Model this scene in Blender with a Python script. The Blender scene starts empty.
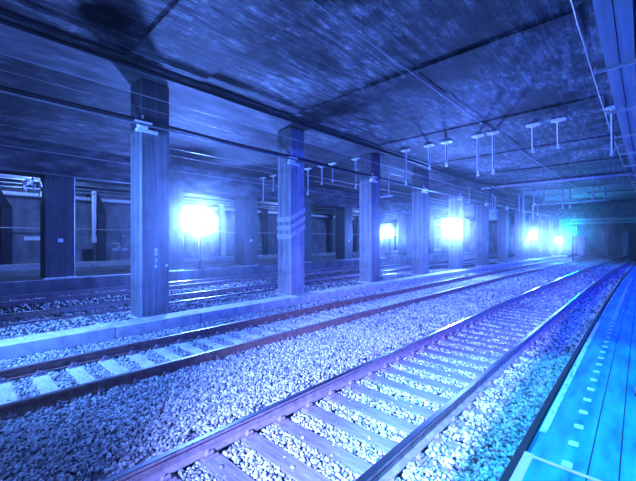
import bpy, math, random
import numpy as np
from mathutils import Vector, Matrix

random.seed(7)
rng = np.random.default_rng(11)
scene = bpy.context.scene
col = scene.collection

# ---------------------------------------------------------------- basics
def bend(y):
    """the whole tunnel swings gently to the right further in"""
    if y <= 0: return 0.0
    return .0007*y*y if y < 45 else .0007*45*45 + .063*(y-45)

def bend_angle(y):
    y = max(0, min(45, y))
    return -math.atan(.0014*y)

class MB:
    """collects boxes, tubes and profiles and links them as ONE mesh"""
    def __init__(self):
        self.v = []; self.f = []; self.m = []
    def add(self, vs, fs, mi=0):
        o = len(self.v)
        self.v += [tuple(p) for p in vs]
        self.f += [tuple(i+o for i in f) for f in fs]
        self.m += [mi]*len(fs)
        return self
    def box(self, x0, x1, y0, y1, z0, z1, mi=0, ch=0.0, M=None):
        if ch <= 0:
            vs = [(x0,y0,z0),(x1,y0,z0),(x1,y1,z0),(x0,y1,z0),(x0,y0,z1),(x1,y0,z1),(x1,y1,z1),(x0,y1,z1)]
            fs = [(0,3,2,1),(4,5,6,7),(0,1,5,4),(1,2,6,5),(2,3,7,6),(3,0,4,7)]
        else:   # chamfer on every edge
            c = min(ch, (x1-x0)*.45, (y1-y0)*.45, (z1-z0)*.45)
            def ring(xa, xb, ya, yb, z, k):
                return [(xa+k,ya,z),(xb-k,ya,z),(xb,ya+k,z),(xb,yb-k,z),(xb-k,yb,z),(xa+k,yb,z),(xa,yb-k,z),(xa,ya+k,z)]
            vs = ring(x0+c,x1-c,y0+c,y1-c,z0,c*.4)+ring(x0,x1,y0,y1,z0+c,c)+ring(x0,x1,y0,y1,z1-c,c)+ring(x0+c,x1-c,y0+c,y1-c,z1,c*.4)
            fs = [tuple(range(7,-1,-1)), tuple(range(24,32))]
            for r in range(3):
                for i in range(8):
                    j = (i+1) % 8
                    fs.append((r*8+i, r*8+j, r*8+8+j, r*8+8+i))
        if M is not None: vs = [M @ Vector(p) for p in vs]
        return self.add(vs, fs, mi)
    def tube(self, pts, r, n=10, mi=0, caps=True, r1=None):
        pts = [Vector(p) for p in pts]
        rings = []
        up = None
        for i, p in enumerate(pts):
            if i == 0: t = pts[1]-p
            elif i == len(pts)-1: t = p-pts[i-1]
            else: t = (pts[i+1]-pts[i-1])
            t.normalize()
            if up is None:
                up = Vector((0,0,1)) if abs(t.z) < .9 else Vector((1,0,0))
            a = t.cross(up).normalized(); b = a.cross(t).normalized(); up = b
            rr = r if r1 is None else r+(r1-r)*i/(len(pts)-1)
            rings.append([p+a*(rr*math.cos(2*math.pi*k/n))+b*(rr*math.sin(2*math.pi*k/n)) for k in range(n)])
        vs = [q for rg in rings for q in rg]; fs = []
        for i in range(len(pts)-1):
            for k in range(n):
                l = (k+1) % n
                fs.append((i*n+k, i*n+l, i*n+n+l, i*n+n+k))
        if caps:
            fs.append(tuple(range(n-1,-1,-1))); fs.append(tuple((len(pts)-1)*n+k for k in range(n)))
        return self.add(vs, fs, mi)
    def extrude(self, prof, ys, mi=0, mats=None, closed=True, caps=True, x=0.0):
        """profile of (x, z) swept along the bending line at the given y stations"""
        n = len(prof); vs = []; fs = []; ms = []
        for y in ys:
            b = bend(y)+x
            vs += [(px+b, y, pz) for px, pz in prof]
        seg = n if closed else n-1
        for i in range(len(ys)-1):
            for k in range(seg):
                l = (k+1) % n
                fs.append((i*n+k, i*n+l, i*n+n+l, i*n+n+k)); ms.append(mats[k] if mats else mi)
        if closed and caps:
            fs.append(tuple(range(n-1,-1,-1))); ms.append(mi)
            fs.append(tuple((len(ys)-1)*n+k for k in range(n))); ms.append(mi)
        o = len(self.v)
        self.v += vs; self.f += [tuple(i+o for i in f) for f in fs]; self.m += ms
        return self
    def build(self, name, mats, parent=None, smooth=False, loc=None):
        me = bpy.data.meshes.new(name)
        me.from_pydata([tuple(p) for p in self.v], [], self.f)
        if not isinstance(mats, (list, tuple)): mats = [mats]
        for m in mats: me.materials.append(m)
        if len(mats) > 1: me.polygons.foreach_set('material_index', self.m)
        if smooth: me.polygons.foreach_set('use_smooth', [True]*len(me.polygons))
        me.validate(); me.update()
        import bmesh
        b = bmesh.new(); b.from_mesh(me); bmesh.ops.recalc_face_normals(b, faces=b.faces); b.to_mesh(me); b.free()
        o = bpy.data.objects.new(name, me); col.objects.link(o)
        if parent is not None: o.parent = parent
        if loc is not None: o.location = loc
        return o

def tag(o, label=None, cat=None, group=None, kind=None):
    if label: o['label'] = label
    if cat: o['category'] = cat
    if group: o['group'] = group
    if kind: o['kind'] = kind
    return o

def empty(name, loc=(0,0,0), rz=0.0):
    o = bpy.data.objects.new(name, None); col.objects.link(o)
    o.location = loc; o.rotation_euler = (0,0,rz); o.empty_display_size = .2
    return o

def copy_tree(o, parent=None):
    c = o.copy(); col.objects.link(c)
    if parent is not None: c.parent = parent
    for ch in list(o.children): copy_tree(ch, c)
    return c

def frange(a, b, s):
    n = max(1, int(round((b-a)/s)))
    return [a+(b-a)*i/n for i in range(n+1)]

def at(x, y, z=0.0):
    return Vector((x+bend(y), y, z))

ORD = ['first','second','third','fourth','fifth','sixth','seventh','eighth','ninth','tenth','eleventh','twelfth','thirteenth']

# ---------------------------------------------------------------- materials
def new_mat(name):
    m = bpy.data.materials.new(name); m.use_nodes = True
    nt = m.node_tree; nt.nodes.clear()
    out = nt.nodes.new('ShaderNodeOutputMaterial'); bs = nt.nodes.new('ShaderNodeBsdfPrincipled')
    nt.links.new(bs.outputs[0], out.inputs[0])
    return m, nt, bs

def N(nt, t, **kw):
    n = nt.nodes.new(t)
    for k, v in kw.items():
        if k in n.inputs: n.inputs[k].default_value = v
        else: setattr(n, k, v)
    return n

def ramp(nt, fac, stops):
    r = nt.nodes.new('ShaderNodeValToRGB')
    while len(r.color_ramp.elements) < len(stops): r.color_ramp.elements.new(.5)
    for e, (p, c) in zip(r.color_ramp.elements, stops):
        e.position = p; e.color = (*c, 1) if len(c) == 3 else c
    nt.links.new(fac, r.inputs[0]); return r.outputs[0]

def mapping(nt, scale, coord='Object'):
    tc = nt.nodes.new('ShaderNodeTexCoord'); mp = nt.nodes.new('ShaderNodeMapping')
    mp.inputs['Scale'].default_value = scale
    nt.links.new(tc.outputs[coord], mp.inputs[0]); return mp.outputs[0]

def noise(nt, vec, scale, detail=6, rough=.6, dist=0.0):
    n = N(nt, 'ShaderNodeTexNoise', Scale=scale, Detail=detail, Roughness=rough, Distortion=dist)
    nt.links.new(vec, n.inputs['Vector']); return n.outputs['Fac']

def mixc(nt, a, b, fac, mode='MIX'):
    m = nt.nodes.new('ShaderNodeMix'); m.data_type = 'RGBA'; m.blend_type = mode
    for s, v in ((m.inputs[6], a), (m.inputs[7], b), (m.inputs[0], fac)):
        if hasattr(v, 'links'): nt.links.new(v, s)
        elif isinstance(v, (int, float)): s.default_value = v
        else: s.default_value = (*v, 1)
    return m.outputs[2]

def bump(nt, bs, h, strength=.4, dist=.02):
    b = N(nt, 'ShaderNodeBump', Strength=strength, Distance=dist)
    nt.links.new(h, b.inputs['Height']); nt.links.new(b.outputs[0], bs.inputs['Normal'])

def mat_mottled(name, stops, scale=(1,1,1), nscale=3.0, rough=.8, metal=0.0, bs_=.3, bd=.02, detail=8, spec=.3):
    m, nt, bs = new_mat(name)
    v = mapping(nt, scale); f = noise(nt, v, nscale, detail)
    nt.links.new(ramp(nt, f, stops), bs.inputs['Base Color'])
    bs.inputs['Roughness'].default_value = rough; bs.inputs['Metallic'].default_value = metal
    bs.inputs['Specular IOR Level'].default_value = spec
    if bs_: bump(nt, bs, f, bs_, bd)
    return m

# board-marked ceiling concrete: boards run along the tracks; chalky efflorescence and dark soot patches
def mat_ceiling(name='ceiling_concrete', k=1.0):
    m, nt, bs = new_mat(name)
    vs = mapping(nt, (5.5, .55, 5.5)); streak = noise(nt, vs, 1.6, 8, .7)
    vb = mapping(nt, (1, 1, 1)); blot = noise(nt, vb, .55, 7, .65)
    vf = mapping(nt, (2.6, .9, 2.6)); fine = noise(nt, vf, 2.6, 12, .78)
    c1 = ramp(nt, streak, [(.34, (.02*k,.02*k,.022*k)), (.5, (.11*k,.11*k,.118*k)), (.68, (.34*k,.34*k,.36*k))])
    c2 = ramp(nt, blot, [(.36, (.12,.12,.13)), (.52, (.8,.8,.82)), (.66, (1.7,1.7,1.7))])
    c = mixc(nt, c1, c2, 1.0, 'MULTIPLY')
    c3 = ramp(nt, fine, [(.50, (0,0,0)), (.545, (.16*k,.16*k,.17*k)), (.63, (.7*k,.7*k,.72*k))])
    msk = ramp(nt, blot, [(.42, (.05,.05,.05)), (.60, (1,1,1))])
    c = mixc(nt, c, mixc(nt, c3, msk, 1.0, 'MULTIPLY'), .75, 'ADD')
    # board joints
    tc = nt.nodes.new('ShaderNodeTexCoord'); sp = nt.nodes.new('ShaderNodeSeparateXYZ'); nt.links.new(tc.outputs['Object'], sp.inputs[0])
    wob = N(nt, 'ShaderNodeMath', operation='MULTIPLY'); nt.links.new(sp.outputs[0], wob.inputs[0]); wob.inputs[1].default_value = 4.2
    fr = N(nt, 'ShaderNodeMath', operation='FRACT'); nt.links.new(wob.outputs[0], fr.inputs[0])
    j = ramp(nt, fr.outputs[0], [(0, (.45,.45,.45)), (.06, (1,1,1)), (.94, (1,1,1)), (1, (.45,.45,.45))])
    c = mixc(nt, c, j, .75, 'MULTIPLY')
    # round soot stain
    ds = N(nt, 'ShaderNodeVectorMath', operation='DISTANCE'); nt.links.new(tc.outputs['Object'], ds.inputs[0]); ds.inputs[1].default_value = (-6.95,1.85,5.95)
    da = N(nt, 'ShaderNodeMath', operation='MULTIPLY_ADD'); nt.links.new(fine, da.inputs[0]); da.inputs[1].default_value = .35; nt.links.new(ds.outputs['Value'], da.inputs[2])
    c = mixc(nt, c, ramp(nt, da.outputs[0], [(.50, (.13,.13,.13)), (.60, (1,1,1))]), 1.0, 'MULTIPLY')
    nt.links.new(c, bs.inputs['Base Color'])
    bs.inputs['Roughness'].default_value = .75; bs.inputs['Specular IOR Level'].default_value = .3
    bump(nt, bs, streak, .5, .03)
    return m

# column: paler streaked tone low down, darker tone above the pipe
def mat_column(name, low_tone, top_tone, zsplit):
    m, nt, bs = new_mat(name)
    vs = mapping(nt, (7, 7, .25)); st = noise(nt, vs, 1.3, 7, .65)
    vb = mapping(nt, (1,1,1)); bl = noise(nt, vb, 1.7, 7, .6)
    a = ramp(nt, st, [(.3, tuple(c*.45 for c in low_tone)), (.55, low_tone), (.75, tuple(min(1,c*1.5) for c in low_tone))])
    b = ramp(nt, st, [(.35, tuple(c*.5 for c in top_tone)), (.7, tuple(c*1.6 for c in top_tone))])
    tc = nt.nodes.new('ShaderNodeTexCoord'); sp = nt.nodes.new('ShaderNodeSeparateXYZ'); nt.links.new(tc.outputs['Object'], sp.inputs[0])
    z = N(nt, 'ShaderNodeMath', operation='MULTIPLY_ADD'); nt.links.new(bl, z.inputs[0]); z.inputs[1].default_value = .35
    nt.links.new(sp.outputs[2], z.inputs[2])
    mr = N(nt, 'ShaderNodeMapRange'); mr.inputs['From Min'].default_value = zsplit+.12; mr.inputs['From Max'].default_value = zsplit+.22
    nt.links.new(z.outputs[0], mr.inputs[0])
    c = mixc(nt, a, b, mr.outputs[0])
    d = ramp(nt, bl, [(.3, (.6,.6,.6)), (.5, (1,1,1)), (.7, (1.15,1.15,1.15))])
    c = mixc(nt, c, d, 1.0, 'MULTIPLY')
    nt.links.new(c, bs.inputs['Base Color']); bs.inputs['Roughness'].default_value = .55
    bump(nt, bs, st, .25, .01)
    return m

def mat_stones(name, dark, mid, light):
    m, nt, bs = new_mat(name)
    g = nt.nodes.new('ShaderNodeNewGeometry')
    r = ramp(nt, g.outputs['Random Per Island'], [(0, dark), (.35, mid), (.75, light), (1, tuple(min(1,c*1.3) for c in light))])
    v = mapping(nt, (1,1,1)); f = noise(nt, v, 30, 4, .6)
    c = mixc(nt, r, ramp(nt, f, [(.3, (.6,.6,.6)), (.7, (1.15,1.15,1.15))]), .8, 'MULTIPLY')
    big = noise(nt, v, .8, 4, .6)
    c = mixc(nt, c, ramp(nt, big, [(.35, (.72,.72,.74)), (.6, (1.05,1.05,1.05))]), .7, 'MULTIPLY')
    nt.links.new(c, bs.inputs['Base Color']); bs.inputs['Roughness'].default_value = .8
    return m

def mat_ground(name, dark, light, scale=14):
    m, nt, bs = new_mat(name)
    v = mapping(nt, (1,1,1))
    vo = N(nt, 'ShaderNodeTexVoronoi', Scale=scale); nt.links.new(v, vo.inputs['Vector'])
    f = noise(nt, v, 1.2, 6, .6)
    c = mixc(nt, ramp(nt, vo.outputs['Distance'], [(.1, light), (.6, dark)]), ramp(nt, f, [(.3, (.6,.6,.6)), (.65, (1.1,1.1,1.1))]), .8, 'MULTIPLY')
    nt.links.new(c, bs.inputs['Base Color']); bs.inputs['Roughness'].default_value = .9
    inv = N(nt, 'ShaderNodeMath', operation='SUBTRACT'); inv.inputs[0].default_value = 1; nt.links.new(vo.outputs['Distance'], inv.inputs[1])
    bump(nt, bs, inv.outputs[0], .8, .04)
    return m

def mat_plain(name, c, rough=.5, metal=0.0, var=.25, scale=6):
    return mat_mottled(name, [(.3, tuple(x*(1-var) for x in c)), (.7, tuple(min(1, x*(1+var)) for x in c))], nscale=scale, rough=rough, metal=metal, bs_=.12, bd=.005)

def mat_emit(name, c, s):
    m = bpy.data.materials.new(name); m.use_nodes = True; nt = m.node_tree; nt.nodes.clear()
    o = nt.nodes.new('ShaderNodeOutputMaterial'); e = nt.nodes.new('ShaderNodeEmission')
    e.inputs[0].default_value = (*c, 1); e.inputs[1].default_value = s
    nt.links.new(e.outputs[0], o.inputs[0]); return m

M = {}
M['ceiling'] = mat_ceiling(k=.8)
M['ceiling_dark'] = mat_ceiling('dark_ceiling', .3)  # darker copy of the ceiling material, used left of the near columns
M['column'] = mat_column('column_tones', (.22,.215,.24), (.075,.075,.085), 4.62)
M['column_light'] = mat_column('pale_column_tones', (.48,.45,.5), (.2,.19,.2), 5.1)  # paler tones for the second near column
M['column_far'] = mat_column('far_column_tones', (.085,.085,.095), (.06,.06,.065), 4.2)
M['stones'] = mat_stones('ballast_stone', (.16,.16,.17), (.45,.45,.46), (.72,.72,.72))
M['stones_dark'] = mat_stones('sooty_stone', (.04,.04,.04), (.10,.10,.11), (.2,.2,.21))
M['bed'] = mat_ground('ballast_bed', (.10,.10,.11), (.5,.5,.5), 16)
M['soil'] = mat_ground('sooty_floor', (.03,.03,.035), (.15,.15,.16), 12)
M['rust'] = mat_mottled('rusty_steel', [(.3, (.2,.14,.16)), (.6, (.36,.27,.30)), (.8, (.45,.36,.38))], nscale=9, rough=.7, metal=.0)
M['rust2'] = mat_mottled('brown_rust_steel', [(.3, (.17,.09,.08)), (.6, (.33,.2,.17)), (.8, (.42,.28,.25))], nscale=9, rough=.75)
M['shine'] = mat_mottled('worn_rail_head', [(.3, (.5,.5,.52)), (.7, (.8,.8,.82))], scale=(1,.05,1), nscale=8, rough=.28, metal=1.0, bs_=.05)
M['dull'] = mat_mottled('dull_rail_head', [(.3, (.22,.15,.15)), (.7, (.36,.28,.28))], scale=(1,.1,1), nscale=8, rough=.5, metal=.3, bs_=.05)
M['tie_pale'] = mat_mottled('weathered_pale_tie', [(.3, (.5,.5,.5)), (.55, (.74,.73,.73)), (.75, (.85,.84,.84))], scale=(1,6,6), nscale=3, rough=.85)
M['tie_dark'] = mat_mottled('creosoted_wood', [(.3, (.15,.13,.15)), (.55, (.29,.26,.29)), (.75, (.40,.37,.40))], scale=(1,9,9), nscale=3, rough=.8)
M['kerb'] = mat_mottled('kerb_stone', [(.3, (.36,.36,.37)), (.5, (.6,.6,.6)), (.72, (.78,.78,.78))], nscale=4, rough=.85, bs_=.5)
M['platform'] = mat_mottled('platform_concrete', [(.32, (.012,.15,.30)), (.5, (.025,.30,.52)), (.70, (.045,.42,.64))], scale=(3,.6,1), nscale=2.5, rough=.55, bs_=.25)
M['black'] = mat_plain('flat_black', (.02,.02,.022), .6)
M['paint_white'] = mat_mottled('worn_white_paint', [(.36, (.4,.4,.42)), (.5, (.8,.78,.8)), (.7, (.9,.88,.9))], scale=(6,1,1), nscale=4, rough=.6)
M['paint_pink'] = mat_plain('pink_white_paint', (.95,.5,.68), .6, var=.05)
M['plate'] = mat_plain('pale_plate', (.72,.74,.74), .4, var=.1)
M['wall'] = mat_mottled('tunnel_wall', [(.3, (.10,.10,.11)), (.5, (.2,.2,.215)), (.72, (.34,.34,.36))], scale=(1,1,.5), nscale=1.4, rough=.8)
M['rib'] = mat_plain('dark_rib', (.035,.035,.04), .7)
M['ribpale'] = mat_plain('pale_rib', (.5,.5,.52), .7)
M['white'] = mat_plain('white_enamel', (.88,.88,.9), .45, var=.12)
M['galv'] = mat_plain('galvanised_steel', (.6,.6,.62), .4, .35, var=.15)
M['grey'] = mat_plain('grey_conduit', (.28,.28,.3), .3, .5)
M['dark'] = mat_plain('dark_cable', (.03,.03,.035), .5)
M['duct'] = mat_mottled('duct_sheet', [(.3, (.3,.31,.33)), (.7, (.5,.5,.53))], scale=(5,.3,1), nscale=2, rough=.45, metal=.2)
M['copper'] = mat_plain('contact_wire', (.6,.5,.45), .35, .6)
M['beam'] = mat_mottled('beam_concrete', [(.3, (.05,.05,.055)), (.5, (.13,.13,.14)), (.72, (.3,.3,.31))], scale=(1.5,.5,1.5), nscale=2.0, rough=.8)
M['stripe'] = mat_mottled('faded_white_band', [(.3, (.55,.52,.54)), (.6, (.8,.76,.78))], nscale=6, rough=.6, bs_=.1)
LAMP = (.10,.23,1.0)
M['lens'] = mat_emit('lamp_glow', LAMP, 2300)
M['lens_small'] = mat_emit('lamp_glow_distant', LAMP, 2000)
M['lens_far'] = mat_emit('lamp_glow_far', LAMP, 1700)
M['signal'] = mat_emit('cyan_signal_glow', (0,.68,1.0), 420)

# ---------------------------------------------------------------- setting
YS = frange(-8, 64, 2.0)
CEIL = 5.95
WALLX = -28.0
tag(MB().extrude([(-8.0,-.55),(.2,-.55),(.2,-.24),(-.6,-.24),(-1.3,-.245),(-3.5,-.245),(-4.3,-.17),(-5.0,-.24),(-7.4,-.245),(-8.0,-.17)], YS).build('floor_ballast', M['bed']), kind='structure')
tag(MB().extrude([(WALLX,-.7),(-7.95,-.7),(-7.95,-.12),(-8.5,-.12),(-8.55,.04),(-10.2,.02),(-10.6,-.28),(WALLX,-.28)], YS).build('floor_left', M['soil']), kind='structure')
tag(MB().extrude([(-24.4,-.28),(-17.5,-.28),(-17.5,.34),(-24.4,.34)][::-1], YS).build('floor_island', M['wall']), kind='structure')
tag(MB().extrude([(WALLX,-.28),(-26.6,-.28),(-26.6,.5),(WALLX,.5)], YS).build('trim_1', M['kerb']), kind='structure')
tag(MB().extrude([(-.62,-.45),(3.2,-.45),(3.2,.35),(-.58,.35),(-.62,.31)], YS).build('floor_platform', M['platform']), kind='structure')
tag(MB().extrude([(-9.0,CEIL),(3.2,CEIL),(3.2,CEIL+.4),(-9.0,CEIL+.4)], YS).build('ceiling', M['ceiling']), kind='structure')
tag(MB().extrude([(-29.0,CEIL),(-9.0,CEIL),(-9.0,CEIL+.4),(-29.0,CEIL+.4)], YS).build('ceiling_left', M['ceiling_dark']), kind='structure')
tag(MB().extrude([(-28.4,-.7),(WALLX,-.7),(WALLX,CEIL),(-28.4,CEIL)], YS).build('wall_left', M['wall']), kind='structure')
tag(MB().extrude([(3.2,-.45),(3.6,-.45),(3.6,CEIL),(3.2,CEIL)], YS).build('wall_right', M['wall']), kind='structure')
tag(MB().box(-28+bend(63),3.4+bend(63),63,63.4,-.7,CEIL).build('wall_end', M['wall']), kind='structure')
# far bulkhead over the tracks, where the roof drops
tag(MB().box(-9.4+bend(46),3.2+bend(46),46,47.2,4.35,CEIL).build('trim_2', M['beam']), kind='structure')

# shallow ceiling bands across the tracks, one at each column
k = 3
for i in range(12):
    y = 3.4+4.8*i
    b = bend(y)
    tag(MB().box(-8.2+b, -.75+b, y-.85, y+.85, CEIL-.035, CEIL+.02, ch=.008).build('trim_%d' % k, M['ceiling']), kind='structure'); k += 1
# long beams over both column rows
tag(MB().extrude([(-9.75,CEIL+.02),(-9.75,CEIL-.09),(-8.2,CEIL-.09),(-8.2,CEIL+.02)], YS).build('trim_%d' % k, M['beam']), kind='structure'); k += 1
tag(MB().extrude([(-19.1,CEIL+.02),(-19.1,4.7),(-17.7,4.7),(-17.7,CEIL+.02)], YS).build('trim_%d' % k, M['beam']), kind='structure'); k += 1
tag(MB().extrude([(-28,CEIL+.02),(-28,5.45),(-25.5,5.45),(-25.5,CEIL+.02)], YS).build('trim_%d' % k, M['beam']), kind='structure'); k += 1
# arched ribs against the far wall
def rib(y, w, mat):
    global k
    b = bend(y); x = WALLX+b
    mb = MB()
    mb.box(x-.02, x+.35, y-w/2, y+w/2, .5, 3.9)
    M_ = Matrix.Translation((x, y, 3.85))
    vs = [(x-.02,y-w/2,3.9),(x+.35,y-w/2,3.9),(x+.35,y+w/2,3.9),(x-.02,y+w/2,3.9),
          (x-.02,y-w/2-.7,5.16),(x+1.2,y-w/2-.7,5.16),(x+1.2,y+w/2-.7,5.16),(x-.02,y+w/2-.7,5.16)]
    mb.add(vs, [(0,3,2,1),(4,5,6,7),(0,1,5,4),(1,2,6,5),(2,3,7,6),(3,0,4,7)])
    tag(mb.build('trim_%d' % k, mat), kind='structure'); k += 1
for i, y in enumerate([2.2, 7.2, 12.0, 16.8, 21.6, 26.4, 31.2, 36, 40.8, 45.6, 50.4]):
    rib(y, .5, M['ribpale'] if i in (3,) else M['rib'])
# joints in the platform slab run along the edge
for x in (-.245, -.085):
    tag(MB().extrude([(x-.004,.345),(x+.004,.345),(x+.004,.352),(x-.004,.352)], frange(-2,60,2)).build('trim_%d' % k, M['black']), kind='structure'); k += 1

# ---------------------------------------------------------------- tracks
def rail_profile(h=.16):
    return [(-.07,-h),(.07,-h),(.07,-h+.012),(.012,-h+.035),(.010,-.045),(.034,-.034),(.036,-.006),(.028,0),(-.028,0),(-.036,-.006),(-.034,-.034),(-.010,-.045),(-.012,-h+.035),(-.07,-h+.012)]
def rail(x, z, y0, y1, label, head, body):
    prof = [(a, c+z) for a, c in rail_profile()]
    mats = [0]*14
    mats[6] = mats[7] = mats[8] = 1
    o = MB().extrude(prof, frange(y0, y1, 1.5), mats=mats, x=x).build('rail', [body, head])
    return tag(o, label, 'rail')
RB = (-1.64, -3.14); RA = (-5.48, -6.98)
rail(RB[0], 0, -3, 60, 'shiny-topped steel rail nearest the platform edge', M['shine'], M['rust'])
rail(RB[1], 0, -3, 60, 'shiny-topped left rail of the nearest track, dark ties on its right', M['shine'], M['rust'])
rail(RA[0], 0, -3, 60, 'rusty right rail of the track with pale ties, wide gravel strip beside it', M['dull'], M['rust2'])
rail(RA[1], 0, -3, 60, 'rusty left rail of the track with pale ties, next to the kerb stones', M['dull'], M['rust2'])
for x, t in ((-11.2,'first rail behind the near column row, pale line in the dark floor'), (-12.7,'second rail behind the near column row, in the dark floor'),
             (-15.25,'third rail behind the near column row, in the dark floor'), (-16.75,'rail running closest below the raised island of the second column row')):
    rail(x, -.08, -3, 58, t, M['shine'], M['rust'])

def tie_proto(mat, halfl, w, top, rails, plates=True):
    root = empty('railway_tie')
    MB().box(-halfl, halfl, -w/2, w/2, top-.16, top, ch=.012).build('beam', mat, root)
    if plates:
        for rx in rails:
            p = MB().box(rx-.15, rx+.15, -.085, .085, top-.002, top+.018, ch=.004).build('tie_plate', M['rust'], root)
            for s in (-1, 1):
                c = MB()
                c.box(rx+s*.10-.028, rx+s*.10+.028, -.05, .05, top+.016, top+.062, ch=.014)
                c.tube([(rx+s*.105,-.02,top+.05),(rx+s*.105,-.02,top+.085)], .016, 6)
                c.build('rail_clip', M['rust'], p)
    return root
def place_ties(proto, xc, y0, sp, n, label, group, dz=0, jitter=.015):
    for i in range(n):
        o = proto if i == 0 else copy_tree(proto)
        y = y0+sp*i
        o.location = (xc+bend(y)+random.uniform(-jitter,jitter)*2, y+random.uniform(-jitter,jitter), dz+random.uniform(-.008,.004))
        o.rotation_euler = (0,0,bend_angle(y)+random.uniform(-.012,.012))
        tag(o, label, 'railway tie', group)
TSP = .45; TY0 = -.97
pB = tie_proto(M['tie_dark'], 1.28, .23, -.172, (-.75,.75))
place_ties(pB, -2.39, TY0, TSP, 92, 'dark wooden tie under the nearest track, gravel on both sides', 'dark ties of the nearest track')
pA = tie_proto(M['tie_pale'], 1.2, .22, -.172, (-.75,.75))
place_ties(pA, -6.23, TY0+.105, TSP, 92, 'pale weathered tie under the rusty track beside the kerb stones', 'pale ties of the rusty track')
pC = tie_proto(M['tie_dark'], 1.25, .24, -.245, (-.75,.75), False)
place_ties(pC, -11.95, -.5, .7, 48, 'dark sooty tie of the track just behind the near columns', 'sooty ties of the first track behind the columns')
pD = tie_proto(M['tie_dark'], 1.25, .24, -.245, (-.75,.75), False)
place_ties(pD, -16.0, -.5, .7, 48, 'dark sooty tie of the track below the raised island', 'sooty ties of the track below the island')

# ---------------------------------------------------------------- ballast stones (nobody could count them)
yaw = math.atan2(317, 340); SN, CS = math.sin(yaw), math.cos(yaw)
CAMZ = 1.95
ico_v = np.array([(0,0,1)]+[(.894*math.cos(2*math.pi*i/5), .894*math.sin(2*math.pi*i/5), .447) for i in range(5)]+
                 [(.894*math.cos(2*math.pi*(i+.5)/5), .894*math.sin(2*math.pi*(i+.5)/5), -.447) for i in range(5)]+[(0,0,-1)])
ico_f = np.array([(0,1+i,1+(i+1)%5) for i in range(5)]+[(1+i,6+i,1+(i+1)%5) for i in range(5)]+[(1+(i+1)%5,6+i,6+(i+1)%5) for i in range(5)]+[(11,6+(i+1)%5,6+i) for i in range(5)])

def np_mesh(name, V, F, mat):
    me = bpy.data.meshes.new(name)
    me.vertices.add(len(V)); me.vertices.foreach_set('co', V.astype(np.float32).ravel())
    me.loops.add(F.size); me.loops.foreach_set('vertex_index', F.astype(np.int32).ravel())
    me.polygons.add(len(F)); me.polygons.foreach_set('loop_start', (np.arange(len(F))*3).astype(np.int32))
    me.update(calc_edges=True); me.validate()
    me.materials.append(mat)
    o = bpy.data.objects.new(name, me); col.objects.link(o); return o

def surf_z(x):
    """height of the stone tops across the beds"""
    z = np.full_like(x, -.195)
    return np.interp(x, [-8,-7.6,-7.2,-7.05,-6.9,-5.6,-5.4,-4.9,-4.5,-4.1,-3.5,-3.25,-3.0,-1.8,-1.5,-1.2,-.95,-.7], [-.10,-.13,-.16,-.155,-.185,-.185,-.14,-.14,-.13,-.13,-.15,-.145,-.185,-.185,-.155,-.14,-.09,.0])

def stones(name, x0, x1, bands, mat, zfun, avoid=True):
    Vs = []; Fs = []; off = 0
    for (ya, yb, dens, r0, r1) in bands:
        n = int((x1-x0)*(yb-ya)*dens)
        x = rng.uniform(x0, x1, n); y = rng.uniform(ya, yb, n)
        r = rng.uniform(r0, r1, n)
        keep = np.ones(n, bool)
        if avoid:
            for rx in RA+RB: keep &= np.abs(x-rx) > .085
            for xc, hl, ph, ww in ((-2.39, 1.2, TY0, .105), (-6.23, 1.1, TY0+.105, .10)):
                fr = (y-ph+TSP/2) % TSP - TSP/2
                on = (np.abs(x-xc) < hl) & (np.abs(fr) < ww+.01)
                inner = np.abs(x-xc) < .75
                stray = rng.uniform(0, 1, n) < np.where(inner, .035, .22)
                keep &= ~(on & ~stray)
        fy = (y-3.4+2.4) % 4.8-2.4      # nothing inside the column feet
        keep &= ~((np.abs(x+9) < .44) & (np.abs(fy) < .44))
        # leave out what lies well outside the picture
        d = -SN*x+CS*y; xr = CS*x+SN*y
        keep &= (d > .6) & (np.abs(xr) < d*1.35+.6)
        keep &= (d > 1.5)
        x, y, r = x[keep], y[keep], r[keep]; n = len(x)
        lay = rng.uniform(-.035, .012, n)
        onb = np.zeros(n, bool)
        z = zfun(x)+lay
        b = np.where(y < 45, .0007*np.maximum(y,0)**2, .0007*2025+.063*(y-45))
        V = ico_v[None]*(1+rng.uniform(-.28,.28,(n,12,1)))
        V = V*rng.uniform(.65,1.25,(n,1,3))*r[:,None,None]
        # random rotations
        q = rng.normal(size=(n,4)); q /= np.linalg.norm(q,axis=1)[:,None]
        w,a,bq,c = q.T
        R = np.stack([1-2*(bq*bq+c*c),2*(a*bq-w*c),2*(a*c+w*bq),2*(a*bq+w*c),1-2*(a*a+c*c),2*(bq*c-w*a),2*(a*c-w*bq),2*(bq*c+w*a),1-2*(a*a+bq*bq)],1).reshape(n,3,3)
        V = np.einsum('nij,nkj->nki', R, V)
        V += np.stack([x+b, y, z], 1)[:,None,:]
        Vs.append(V.reshape(-1,3)); Fs.append((ico_f[None]+(np.arange(n)*12)[:,None,None]).reshape(-1,3)+off); off += n*12
    return np_mesh(name, np.concatenate(Vs), np.concatenate(Fs), mat)

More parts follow.
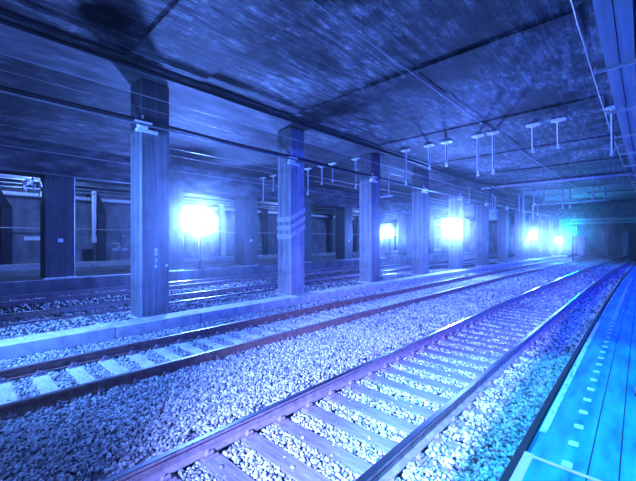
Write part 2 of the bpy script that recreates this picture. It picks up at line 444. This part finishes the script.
def kerbz(x): return np.full_like(x, .05)
st = stones('ballast_stones', -7.9, -.66, [(-1.2,3.2,2500,.012,.023),(3.2,7,1500,.014,.026),(7,12,520,.02,.036),(12,20,170,.03,.05),(20,36,45,.05,.075)], M['stones'], surf_z)
tag(st, 'bed of pale crushed ballast stones around and between the two near tracks', 'gravel', kind='stuff')
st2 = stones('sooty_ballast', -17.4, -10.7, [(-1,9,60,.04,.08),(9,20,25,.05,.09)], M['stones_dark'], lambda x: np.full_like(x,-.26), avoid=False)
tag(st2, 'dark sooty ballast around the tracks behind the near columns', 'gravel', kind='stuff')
st3 = stones('kerb_grit', -10.1, -8.5, [(-1,9,160,.015,.035),(9,24,60,.02,.04)], M['stones'], kerbz, avoid=False)
tag(st3, 'loose grit on the strip where the near columns stand', 'gravel', kind='stuff')

# ---------------------------------------------------------------- kerb stones
def kerb_row(proto, x, y0, sp, n, label, cat, group):
    for i in range(n):
        o = proto if i == 0 else proto.copy()
        if i: col.objects.link(o)
        y = y0+sp*i
        o.location = (x+bend(y)+random.uniform(-.006,.006), y, random.uniform(-.006,.006))
        o.rotation_euler = (random.uniform(-.004,.004), random.uniform(-.006,.006), bend_angle(y)+random.uniform(-.004,.004))
        tag(o, label, cat, group)
kerb_row(MB().box(-.125, .125, -.945, .945, -.12, .14, ch=.012).build('kerb_stone', M['kerb']), -8.07, 1.37-1.9, 1.9, 28,
         'long pale kerb stone edging the rusty track below the near columns', 'kerb stone', 'kerb stones along the near columns')
kerb_row(MB().box(-.15, .15, -.211, .211, -.12, .135, ch=.008).build('paving_stone', M['kerb']), -8.35, -.6, .43, 118,
         'short pale paving stone in the row right behind the kerb', 'paving stone', 'paving stones behind the kerb')

# ---------------------------------------------------------------- columns
def column(x, y, w, z0, z1, mat):
    r = empty('concrete_column', at(x, y, z0), bend_angle(y))
    h = w/2
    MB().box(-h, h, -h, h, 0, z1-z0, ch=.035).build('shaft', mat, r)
    MB().box(-h-.05, h+.05, -h-.05, h+.05, -.04, .06, ch=.02).build('base_collar', M['kerb'], r)
    return r
cols = []
extra = ['nearest the camera, with small pale patches', 'with three faded white bands', 'right of the banded column', 'fourth from the left', 'with a floodlight glaring at its left edge',
         'sixth from the left', 'seventh from the left', 'eighth from the left', 'ninth from the left, beside a distant floodlight', 'tenth from the left', 'eleventh from the left']
for i in range(11):
    y = 3.4+4.8*i
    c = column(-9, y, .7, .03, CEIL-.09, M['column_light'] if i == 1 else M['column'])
    tag(c, 'square concrete column in the near row, %s' % extra[i], 'column', 'near row of columns')
    cols.append(c)
    # pipe bracket clamped to the front face (parts of the column)
    br = MB()
    br.box(.30, .46, -.42, -.20, 4.60, 4.72, ch=.015); br.box(.33, .5, -.52, -.12, 4.70, 4.75, ch=.01)
    br.tube([(.36,-.3,4.72),(.36,-.3,4.92)], .03, 8)
    br.box(.28, .42, -.45, .05, 4.52, 4.60, ch=.015)
    br.build('pipe_bracket', M['white'], c)
# white bands on the second column, falling off round the corner
bd = MB()
for z in (1.98, 2.275, 2.57):
    t = .17
    bd.add([(-.352,-.354,z),(.352,-.354,z),(.352,-.354,z+t),(-.352,-.354,z+t)], [(0,1,2,3)])
    bd.add([(.354,-.352,z),(.354,.352,z+.36),(.354,.352,z+.36+t),(.354,-.352,z+t)], [(0,1,2,3)])
bd.build('painted_bands', M['stripe'], cols[1])
# pale patches on the nearest column
pt = MB()
for (y, z, w, h) in ((-.02,1.55,.07,.18),(-.02,1.25,.05,.07),(.24,1.26,.06,.06),(.0,1.38,.04,.1)):
    pt.box(.348, .356, y, y+w, z, z+h, ch=.002)
pt.build('pale_patch', M['paint_white'], cols[0])
far_cols = []
fe = ['standing left of the nearest column', 'close left of the large floodlight', 'right of the large floodlight', 'hidden partly by the banded column', 'just right of the banded column',
      'sixth from the left', 'seventh from the left, beside the small floodlight', 'eighth from the left', 'ninth from the left', 'tenth from the left']
for i in range(10):
    y = 3.1+4.87*i
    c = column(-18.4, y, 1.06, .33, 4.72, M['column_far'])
    tag(c, 'dark square column on the raised island, %s' % fe[i], 'column', 'second row of columns')
    far_cols.append(c)
    if i in (0, 2, 4):
        MB().box(.525, .54, -.08, .10, 1.55, 1.70, ch=.004).build('number_plate', M['white'], c)

# ---------------------------------------------------------------- pipes, cables and wires
def run(name, x, z, r, y0, y1, mat, label, cat, n=8, sag=0.0, step=1.2):
    pts = []
    for y in frange(y0, y1, step):
        ph = ((y-3.4) % 4.8)/4.8
        pts.append(at(x, y, z-sag*4*ph*(1-ph)))
    return tag(MB().tube(pts, r, n).build(name, mat, smooth=True), label, cat)
cp = run('conduit_pipe', -8.53, 4.70, .026, -3, 52, M['grey'], 'pale conduit pipe clamped along the front of the near columns', 'pipe')
run('power_cable', -8.55, 4.80, .045, -3, 52, M['dark'], 'thick dark cable lying on the pale conduit along the near columns', 'cable', sag=.03)
run('overhead_wire', -8.30, 5.30, .008, -3, 40, M['galv'], 'pale overhead wire just in front of the near columns, highest of two', 'wire', 6)
run('overhead_wire', -8.45, 5.06, .006, -3, 34, M['copper'], 'reddish overhead wire in front of the near columns, below the pale one', 'wire', 6)
run('overhead_wire', -12.0, 5.2, .012, -3, 45, M['copper'], 'reddish wire over the first track behind the near columns', 'wire', 6)
run('overhead_wire', -16.0, 5.25, .012, -3, 45, M['galv'], 'pale wire over the track below the raised island', 'wire', 6)
run('overhead_wire', -14.0, 5.45, .010, -3, 45, M['copper'], 'thin wire midway between the two tracks behind the near columns', 'wire', 6)
run('ceiling_conduit', -3.85, 5.862, .016, -3, 46, M['duct'], 'thin conduit fixed to the ceiling above the gravel between the near tracks', 'pipe')
run('ceiling_cable', -7.85, 5.84, .035, -3, 46, M['dark'], 'dark cable under the ceiling beside the long beam, right one of two', 'cable')
run('ceiling_cable', -8.05, 5.76, .045, -3, 46, M['dark'], 'dark cable under the ceiling beside the long beam, left one of two', 'cable')
run('overhead_wire', -.70, 5.42, .011, -3, 50, M['copper'], 'thin pinkish wire strung along the ends of the brackets at upper right', 'wire', 6)
run('wall_pipe', -27.5, 4.80, .13, -6, 60, M['white'], 'thick white pipe along the top of the far left wall', 'pipe')
run('wall_cable', -27.60, 2.72, .03, -6, 60, M['galv'], 'thin pale cable along the middle of the far left wall', 'cable')
for z, t in ((5.0,'lowest'),(5.22,'middle'),(5.45,'highest')):
    run('wall_wire', -25.4, z-.05, .022, -6, 55, M['galv'], '%s of three thin lines above the white wall pipe' % t, 'wire', 6)

# box duct hung under the ceiling over the platform
dk = empty('air_duct', (0,0,0))
ys_d = frange(-3, 52, 2)
MB().extrude([(-.50,5.55),(-.29,5.55),(-.29,5.93),(-.50,5.93)], ys_d).build('left_panel', M['duct'], dk)
MB().extrude([(-.275,5.56),(-.06,5.56),(-.06,5.93),(-.275,5.93)], ys_d).build('right_panel', M['duct'], dk)
MB().extrude([(-.30,5.58),(-.26,5.58),(-.26,5.9),(-.30,5.9)], ys_d).build('seam', M['black'], dk)
tag(dk, 'two-panel sheet duct running under the ceiling above the platform', 'duct')
run('drain_pipe', .16, 5.60, .14, -3, 52, M['wall'], 'dark thick pipe beside the ceiling duct at the right edge', 'pipe', 14)
# bracket arms under the duct
ba = empty('cable_bracket')
MB().box(-.34, .42, -.03, .03, -.035, .035, ch=.008).build('arm', M['galv'], ba)
MB().box(-.345, -.315, -.028, .028, .02, .09, ch=.006).build('end_clip', M['galv'], ba)
for s in (-.02, .3):
    MB().tube([(s,0,.03),(s,0,.47)], .014, 6).build('hanger_rod', M['galv'], ba)
for i in range(13):
    o = ba if i == 0 else copy_tree(ba)
    y = 9.15+3.15*i
    o.location = at(-.34, y, 5.47); o.rotation_euler = (0,0,bend_angle(y))
    tag(o, 'pale bracket arm under the ceiling duct, %s from the camera' % ORD[i], 'bracket', 'bracket arms under the duct')

# transverse white pipe below the ceiling
py = 27.0
pp = empty('cross_pipe', at(-4.6, py, 5.86))
MB().tube([(-4.3,0,0),(4.0,0,0)], .085, 12).build('pipe', M['white'], pp, smooth=True)
for x in (-4.25, -2.9, -1.2, .5, 2.2, 3.8):
    MB().tube([(x-.06,0,0),(x+.06,0,0)], .12, 12).build('coupling', M['white'], pp, smooth=True)
tag(pp, 'white pipe with couplings crossing under the ceiling above both near tracks', 'pipe')
pq = empty('cross_pipe', at(-6.2, 40.5, 5.6))
MB().tube([(-2.6,0,0),(3.4,0,.02)], .09, 10).build('pipe', M['galv'], pq, smooth=True)
MB().tube([(-2.6,0,0),(-2.6,0,-1.6)], .09, 10).build('drop', M['galv'], pq, smooth=True)
for q in (-1.8,.6,2.8): MB().tube([(q,0,.05),(q,0,CEIL-5.6)], .02, 6).build('hanger_rod', M['galv'], pq)
tag(pq, 'distant cyan-lit pipe crossing under the ceiling with a drop beside a column', 'pipe')
for xa, xb, y, z, t in ((-11.2,-9.3,15.4,4.25,'short white pipe crossing behind the third and fourth near columns'),):
    pz = empty('cross_pipe', at(xa, y, z))
    MB().tube([(0,0,0),(xb-xa,0,0)], .06, 10).build('pipe', M['white'], pz, smooth=True)
    for q in (.2,1.7): MB().tube([(q,0,0),(q,0,CEIL-z)], .02, 6).build('hanger_rod', M['galv'], pz)
    tag(pz, t, 'pipe')

# ---------------------------------------------------------------- ceiling hangers, a row across all tracks
def hanger(length, w=.045):
    r = empty('ceiling_hanger')
    mb = MB(); mb.box(-.21, .21, -.1, .1, -.03, .03, ch=.008); mb.box(-.075, .075, -.05, .05, -.08, -.025, ch=.01)
    mb.build('mounting_plate', M['white'], r)
    MB().tube([(0,0,-.07),(0,0,-length)], w, 8, r1=w*.72).build('rod', M['white'], r)
    MB().tube([(0,0,-length+.02),(0,0,-length-.06)], w*1.25, 8).build('clamp', M['galv'], r)
    MB().tube([(.02,-.05,-.1),(.02,-.05,-length*.92)], .016, 6).build('cable', M['dark'], r)
    return r
row1 = [(-17.4,1.4,'far left end of the row'),(-16.4,.9,'second from the left end'),(-15.6,.9,'third from the left end'),(-13.4,1.4,'long one left of the banded column'),(-12.35,.95,'left of a short pair behind the banded column'),
        (-11.6,.9,'right of a short pair behind the banded column'),(-10.1,1.4,'long one left of the third near column'),(-7.4,1.45,'long one above the fourth near column'),(-6.33,.92,'left of the short pair above the rusty track'),
        (-5.62,.9,'right of the short pair above the rusty track'),(-4.43,1.45,'left of the long pair between the tracks'),(-3.9,1.45,'right of the long pair between the tracks'),
        (-2.66,.86,'left of the short pair above the nearest track'),(-1.95,.86,'right of the short pair above the nearest track'),(-.62,1.40,'long one beside the bracket arms')]
for x, L, t in row1:
    h = hanger(L); h.location = at(x, 13.4, CEIL-.085 if -8.2 < x < -.75 else CEIL-.02)
    if x == -.62: h.location = at(x, 13.4, CEIL-.02)
    tag(h, 'white rod in the nearer hanger row, %s' % t, 'hanger', 'nearer row of ceiling hangers')
for x, L, t in ((-9.9,1.6,'leftmost'),(-8.0,1.45,'left of a long pair'),(-7.7,1.45,'right of a long pair'),(-6.92,.9,'left of a short pair'),(-6.22,.9,'right of a short pair'),(-4.95,1.4,'left of the middle pair'),(-4.5,1.4,'right of the middle pair'),
                (-3.09,1.0,'left of the right-hand pair'),(-2.39,1.0,'right of the right-hand pair')):
    h = hanger(L, .075); h.location = at(x, 33.0, CEIL-.02)
    tag(h, 'white rod in the distant hanger row, %s' % t, 'hanger', 'distant row of ceiling hangers')

# ---------------------------------------------------------------- floodlights
def flood(loc, rz, rad, mat, label, post_to=None, dome=.16, zscale=1.0):
    r = empty('floodlight', loc, rz)          # faces local -Y
    n = 20
    vs = []; fs = []
    R = 6
    for i in range(R):
        a = math.pi/2*i/R
        for kx in range(n):
            t = 2*math.pi*kx/n
            vs.append((rad*math.cos(a)*math.cos(t), -rad*dome*math.sin(a), zscale*rad*math.cos(a)*math.sin(t)))
    vs.append((0, -rad*dome, 0))
    for i in range(R-1):
        for kx in range(n):
            l = (kx+1) % n
            fs.append((i*n+kx, i*n+l, i*n+n+l, i*n+n+kx))
    for kx in range(n): fs.append(((R-1)*n+kx, (R-1)*n+(kx+1) % n, R*n))
    MB().add(vs, fs).build('lens', mat, r, smooth=True)
    hb = MB(); hb.box(-rad*1.04, rad*1.04, .01, rad*.5, -rad*1.04*zscale, rad*1.04*zscale, ch=rad*.15)
    hb.build('housing', M['dark'], r)
    vz = MB()
    vz.box(-rad*1.1, rad*1.1, -rad*3.2, .02, rad*1.06*zscale, rad*1.06*zscale+.02)  # added plate over the lens keeps its light off the ceiling
    vz.build('added_visor', M['dark'], r)
    if post_to is not None:
        dz = post_to-loc[2]
        st = MB(); st.tube([(0,.12,-rad*zscale),(0,.12,dz)], .05, 8)
        st.box(-.3,.3,-.18,.42,dz,dz+.04)
        st.build('post', M['dark'], r)
    else:
        MB().box(-.05,.05,rad*.4,rad*.5+.12,-.12,.12).build('mount', M['dark'], r)
    return tag(r, label, 'lamp', 'floodlights')
def face(p):       # turn local -Y towards the photographer's end of the station
    d = Vector((-2.0,-2.0,0))-Vector((p[0],p[1],0))
    return math.atan2(d.y, d.x)+math.pi/2
p = at(-17.75, 9.32, 3.06); flood(p, face(p), .46, M['lens'], 'largest glaring floodlight on a post, left of the banded column', .34, zscale=1.35)
p = at(-17.35, 27.9, 2.61); flood(p, face(p), .34, M['lens_small'], 'small glaring floodlight on a post seen between the third and fourth near columns', .34)
p = at(-9.0, 22.02, 2.75); flood(p, face(p), .32, M['lens_small'], 'glaring floodlight mounted on the fifth near column', zscale=1.6)
p = at(-9.0, 41.2, 2.5); flood(p, face(p), .3, M['lens_far'], 'distant glaring floodlight mounted on the ninth near column', zscale=1.3)
p = at(-8.7, 50.9, 1.95); flood(p, face(p), .3, M['lens_far'], 'most distant glaring floodlight at the eleventh near column', zscale=1.3)

# cyan signal lamp
p = at(-5.6, 41.0, 3.0)
sg = empty('signal_lamp', p, face(p))
MB().box(-.3,.3,.02,.3,-.45,.45,ch=.05).build('housing', M['dark'], sg)
MB().tube([(0,-.16,.0),(0,.03,.0)], .22, 16).build('lens', M['signal'], sg)
MB().tube([(0,.16,-.45),(0,.16,-3.2)], .06, 8).build('post', M['dark'], sg)
tag(sg, 'cyan glowing signal lamp on a post at the far end between the tracks', 'signal')

# ---------------------------------------------------------------- smaller things
def simple(name, mb, mat, label, cat, group=None):
    return tag(mb.build(name, mat), label, cat, group)
# edge of the platform
simple('edge_strip', MB().extrude([(-.675,-.3),(-.62,-.3),(-.62,.352),(-.665,.352),(-.675,.34)], frange(-2,60,2)), M['black'], 'black strip along the platform edge', 'edge strip')  # plain black band run down the platform edge
def flat(x0, x1, y0, y1, z=.3505, h=.004):
    return MB().extrude([(x0,z),(x1,z),(x1,z+h),(x0,z+h)], frange(y0,y1,.5))
simple('edge_marking', flat(-.595,-.545,3.35,8.6), M['paint_white'], 'worn white stripe painted along the platform edge', 'marking')
mk = MB().extrude([(-.615,.3505),(-.555,.3505),(-.555,.3575),(-.615,.3575)], frange(1.2,2.95,.5)); mk.box(-.555,.35,2.90,2.935,.3505,.3565)
simple('corner_marking', mk, M['paint_pink'], 'pink-white corner marking with a line across the platform', 'marking')
pl = MB(); pl.box(-.024,.024,-.03,.03,0,.014,ch=.006)
plo = pl.build('floor_stud', M['plate'])
for i in range(52):
    o = plo if i == 0 else plo.copy()
    if i: col.objects.link(o)
    y = 2.31+.335*i
    o.location = at(-.36, y, .35)
    if i == 0: o.scale = (1.3,1.3,1)
    tag(o, 'pale square stud in the row along the platform edge', 'floor stud', 'floor studs along the platform edge')
simple('floor_plate', MB().box(.0,.32,4.75,4.95,.345,.40,ch=.015), M['black'], 'dark low block on the platform at the right edge', 'block')

# against the far wall
b6 = bend(6.4)
simple('service_hatch', MB().box(-27.99+b6,-27.85+b6,6.1,6.7,.52,1.35,ch=.02), M['black'], 'small dark hatch at the foot of the far wall, left of the nearest column', 'hatch')
hp = empty('hanging_post', at(-25.6, 6.2, 0))
MB().tube([(0,0,5.15),(0,0,3.3),(-.05,0,2.2)], .14, 10, r1=.10).build('tube', M['white'], hp)
MB().box(-.13,.13,-.13,.13,1.8,2.2,ch=.03).build('end_box', M['white'], hp)
tag(hp, 'tall white tube hanging in front of the far wall, left of the nearest column', 'tube')
simple('wall_sign', MB().box(-27.98+bend(3.4),-27.93+bend(3.4),3.0,3.85,1.95,2.2,ch=.01), M['white'], 'small white plate on the far wall, left of the dark column', 'sign')
for y, z, w, h, t in ((8.2,1.2,.5,1.1,'left of the nearest column'),(20.9,1.0,.4,.7,'left of the banded column'),(33.0,1.3,.5,1.6,'right of the banded column')):
    for q in range(7):
        yy = y+random.uniform(-.4,.4); zz = z+random.uniform(0,h)
        mb = MB(); mb.box(-28.0+bend(yy),-27.96+bend(yy),yy,yy+random.uniform(.1,w),zz,zz+random.uniform(.06,.3))
        simple('wall_patch', mb, M['ribpale'], 'small pale patch in the cluster on the far wall, %s' % t, 'patch', 'pale wall patches '+t)
# bracketed insulator cluster above the first far column's left
ic = empty('insulator_cluster', at(-17.85, 2.2, 4.0))
for q in range(9):
    a = Vector((random.uniform(-.1,.1), random.uniform(-.3,.3), random.uniform(-.35,.3)))
    MB().tube([a, a+Vector((.02,random.uniform(-.12,.12),.22))], .05, 8, r1=.03).build('insulator', M['white'], ic)
MB().box(-.12,-.08,-.3,.3,.15,.25).build('bracket', M['dark'], ic)
MB().tube([(-.11,.0,.25),(-.11,.0,.72)], .04, 8).build('stem', M['dark'], ic)
tag(ic, 'cluster of small white insulators under the beam at the far left', 'insulators')
# equipment between the near columns further in
def cabinet(x, y, z, w, d, h, label):
    r = empty('equipment_box', at(x, y, z))
    MB().box(-w/2,w/2,-d/2,d/2,0,h,ch=.02).build('body', M['galv'], r)
    MB().box(-w/2+.04,w/2-.04,-d/2-.02,-d/2+.01,.05,h-.05,ch=.006).build('door', M['white'], r)
    MB().box(w*.22,w*.3,-d/2-.05,-d/2-.015,h*.45,h*.6).build('handle', M['dark'], r)
    MB().tube([(0,0,h),(0,0,CEIL-.09-z)], .03, 6).build('feed_pipe', M['galv'], r)
    return tag(r, label, 'equipment box', 'equipment boxes')
cabinet(-9.2, 25.4, 3.62, .6, .5, .9, 'pale equipment box hung between the fifth and sixth near columns')
cabinet(-9.2, 30.2, 3.62, .6, .5, .9, 'pale equipment box hung between the sixth and seventh near columns')
# white pillars and panels far away
for x, y, z1, w, t in ((-5.35,60,3.1,.42,'left one of two at the far end right of the signal lamp'),(-3.3,60,3.1,.42,'right one of two at the far end right of the signal lamp'),(-7.9,60,2.6,.5,'at the far end just right of the cyan signal')):
    mb = MB(); c = at(x,y)
    mb.tube([(c.x,c.y,-.2),(c.x,c.y,.9),(c.x,c.y,z1)], w*.75, 10, r1=w*1.0)
    simple('far_pillar', mb, M['white'], 'pale round pillar, %s' % t, 'pillar')
for z, r, t in ((4.1,.16,'upper'),(3.75,.10,'lower')):
    c0 = at(-6.6,45.6,z); c1 = at(2.8,45.6,z+.05)
    simple('far_pipe', MB().tube([c0,c1], r, 8), M['duct'], '%s of two distant pipes crossing below the dropped ceiling' % t, 'pipe')

# ---------------------------------------------------------------- light
def lamp(kind, loc, power, color, target=None, **kw):
    l = bpy.data.lights.new('lamp', kind); l.energy = power; l.color = color
    for a, v in kw.items(): setattr(l, a, v)
    o = bpy.data.objects.new('lamp', l); col.objects.link(o); o.location = loc
    if target is not None:
        d = Vector(target)-Vector(loc); o.rotation_euler = d.to_track_quat('-Z','Y').to_euler()
    return o
KEY = (.085,.25,1.0); IND = (.19,.28,1.0); BLU = (.006,.02,1.0); CYA = (.01,.42,1.0)
# added lamp behind the photographer; an added plate keeps its beam off the platform
wl = empty('added_lamp', (-1.0,-2.5,2.6))
hb = MB(); hb.box(-.16,.16,-.45,-.2,-.14,.14,ch=.03); hb.build('housing', M['dark'], wl)
lf = MB(); lf.add([(.10,-.2,-.7),(.112,-.2,-.7),(-.018,.8,-.7),(-.027,.8,-.7),(.10,-.2,.9),(.112,-.2,.9),(-.018,.8,.9),(-.027,.8,.9)],
                  [(0,1,2,3),(4,7,6,5),(0,4,5,1),(1,5,6,2),(2,6,7,3),(3,7,4,0)])
lf.build('light_blocker', M['black'], wl)
MB().tube([(0,-.33,-.14),(0,-.33,-2.83)], .03, 8).build('stand', M['dark'], wl)
tag(wl, 'added lamp with light-blocking plate on a stand behind the camera between rail and platform', 'lamp')
lamp('SPOT', (-1.0,-2.5,2.6), 21000, IND, (-3.3,9.5,-.3), spot_size=math.radians(62), spot_blend=1.0, shadow_soft_size=.014)
lamp('SPOT', (-7.3,-1.3,3.2), 4200, KEY, (-8.0,5,.8), spot_size=math.radians(120), spot_blend=.8, shadow_soft_size=.4)  # unseen light added left of view to brighten the nearest columns
for y in (3, 12.5, 22, 34):
    lamp('POINT', (-24.0+bend(y), y, 5.62), 800, (.14,.30,1), shadow_soft_size=.2)  # lights added out of view behind the beam to brighten the wall
lamp('POINT', (-3.6,-2.6,3.4), 560, (.10,.25,1.0), shadow_soft_size=.3)  # unseen fill light added behind the camera for the near gravel
lamp('SPOT', (.6,2.4,5.2), 3900, CYA, (.1,4.0,.3), spot_size=math.radians(56), spot_blend=.3, shadow_soft_size=.15)
for y in (9, 17, 26, 36):
    lamp('SPOT', (2.4+bend(y), y, 4.2), 3600, BLU, (-4+bend(y), y+1.5, 0), spot_size=math.radians(112), spot_blend=.5, shadow_soft_size=.25)
lamp('SPOT', (1.3,9.0,4.4), 900, (0,.17,1), (.2,10,.3), spot_size=math.radians(100), spot_blend=.6, shadow_soft_size=.15)  # unseen light added over the mid platform to turn it blue
lamp('SPOT', (1.6,.4,3.6), 190, (1,.35,.9), (-.5,4.0,.35), spot_size=math.radians(44), spot_blend=.8, shadow_soft_size=.1)  # unseen pink light added to tint the platform markings
# world: only a breath of light and an added haze imitating lens glow
w = bpy.data.worlds.new('world'); scene.world = w; w.use_nodes = True
nt = w.node_tree; nt.nodes.clear()
wo = nt.nodes.new('ShaderNodeOutputWorld'); bg = nt.nodes.new('ShaderNodeBackground')
bg.inputs[0].default_value = (.05,.08,.5,1); bg.inputs[1].default_value = .05
nt.links.new(bg.outputs[0], wo.inputs['Surface'])
vs = nt.nodes.new('ShaderNodeVolumeScatter'); vs.inputs['Density'].default_value = .004; vs.inputs['Anisotropy'].default_value = .96
nt.links.new(vs.outputs[0], wo.inputs['Volume'])

# ---------------------------------------------------------------- camera
cam = bpy.data.cameras.new('camera'); co = bpy.data.objects.new('camera', cam); col.objects.link(co)
cam.sensor_fit = 'HORIZONTAL'; cam.sensor_width = 36; cam.lens = 36*340/636; cam.clip_start = .05; cam.clip_end = 300
co.location = (0,0,CAMZ); co.rotation_euler = (math.pi/2, 0, yaw)
scene.camera = co
scene.view_settings.view_transform = 'Standard'; scene.view_settings.look = 'None'
scene.view_settings.exposure = 0; scene.view_settings.gamma = 1; scene.view_settings.use_curve_mapping = False
scene.cycles.use_denoising = True
scene.cycles.max_bounces = 6
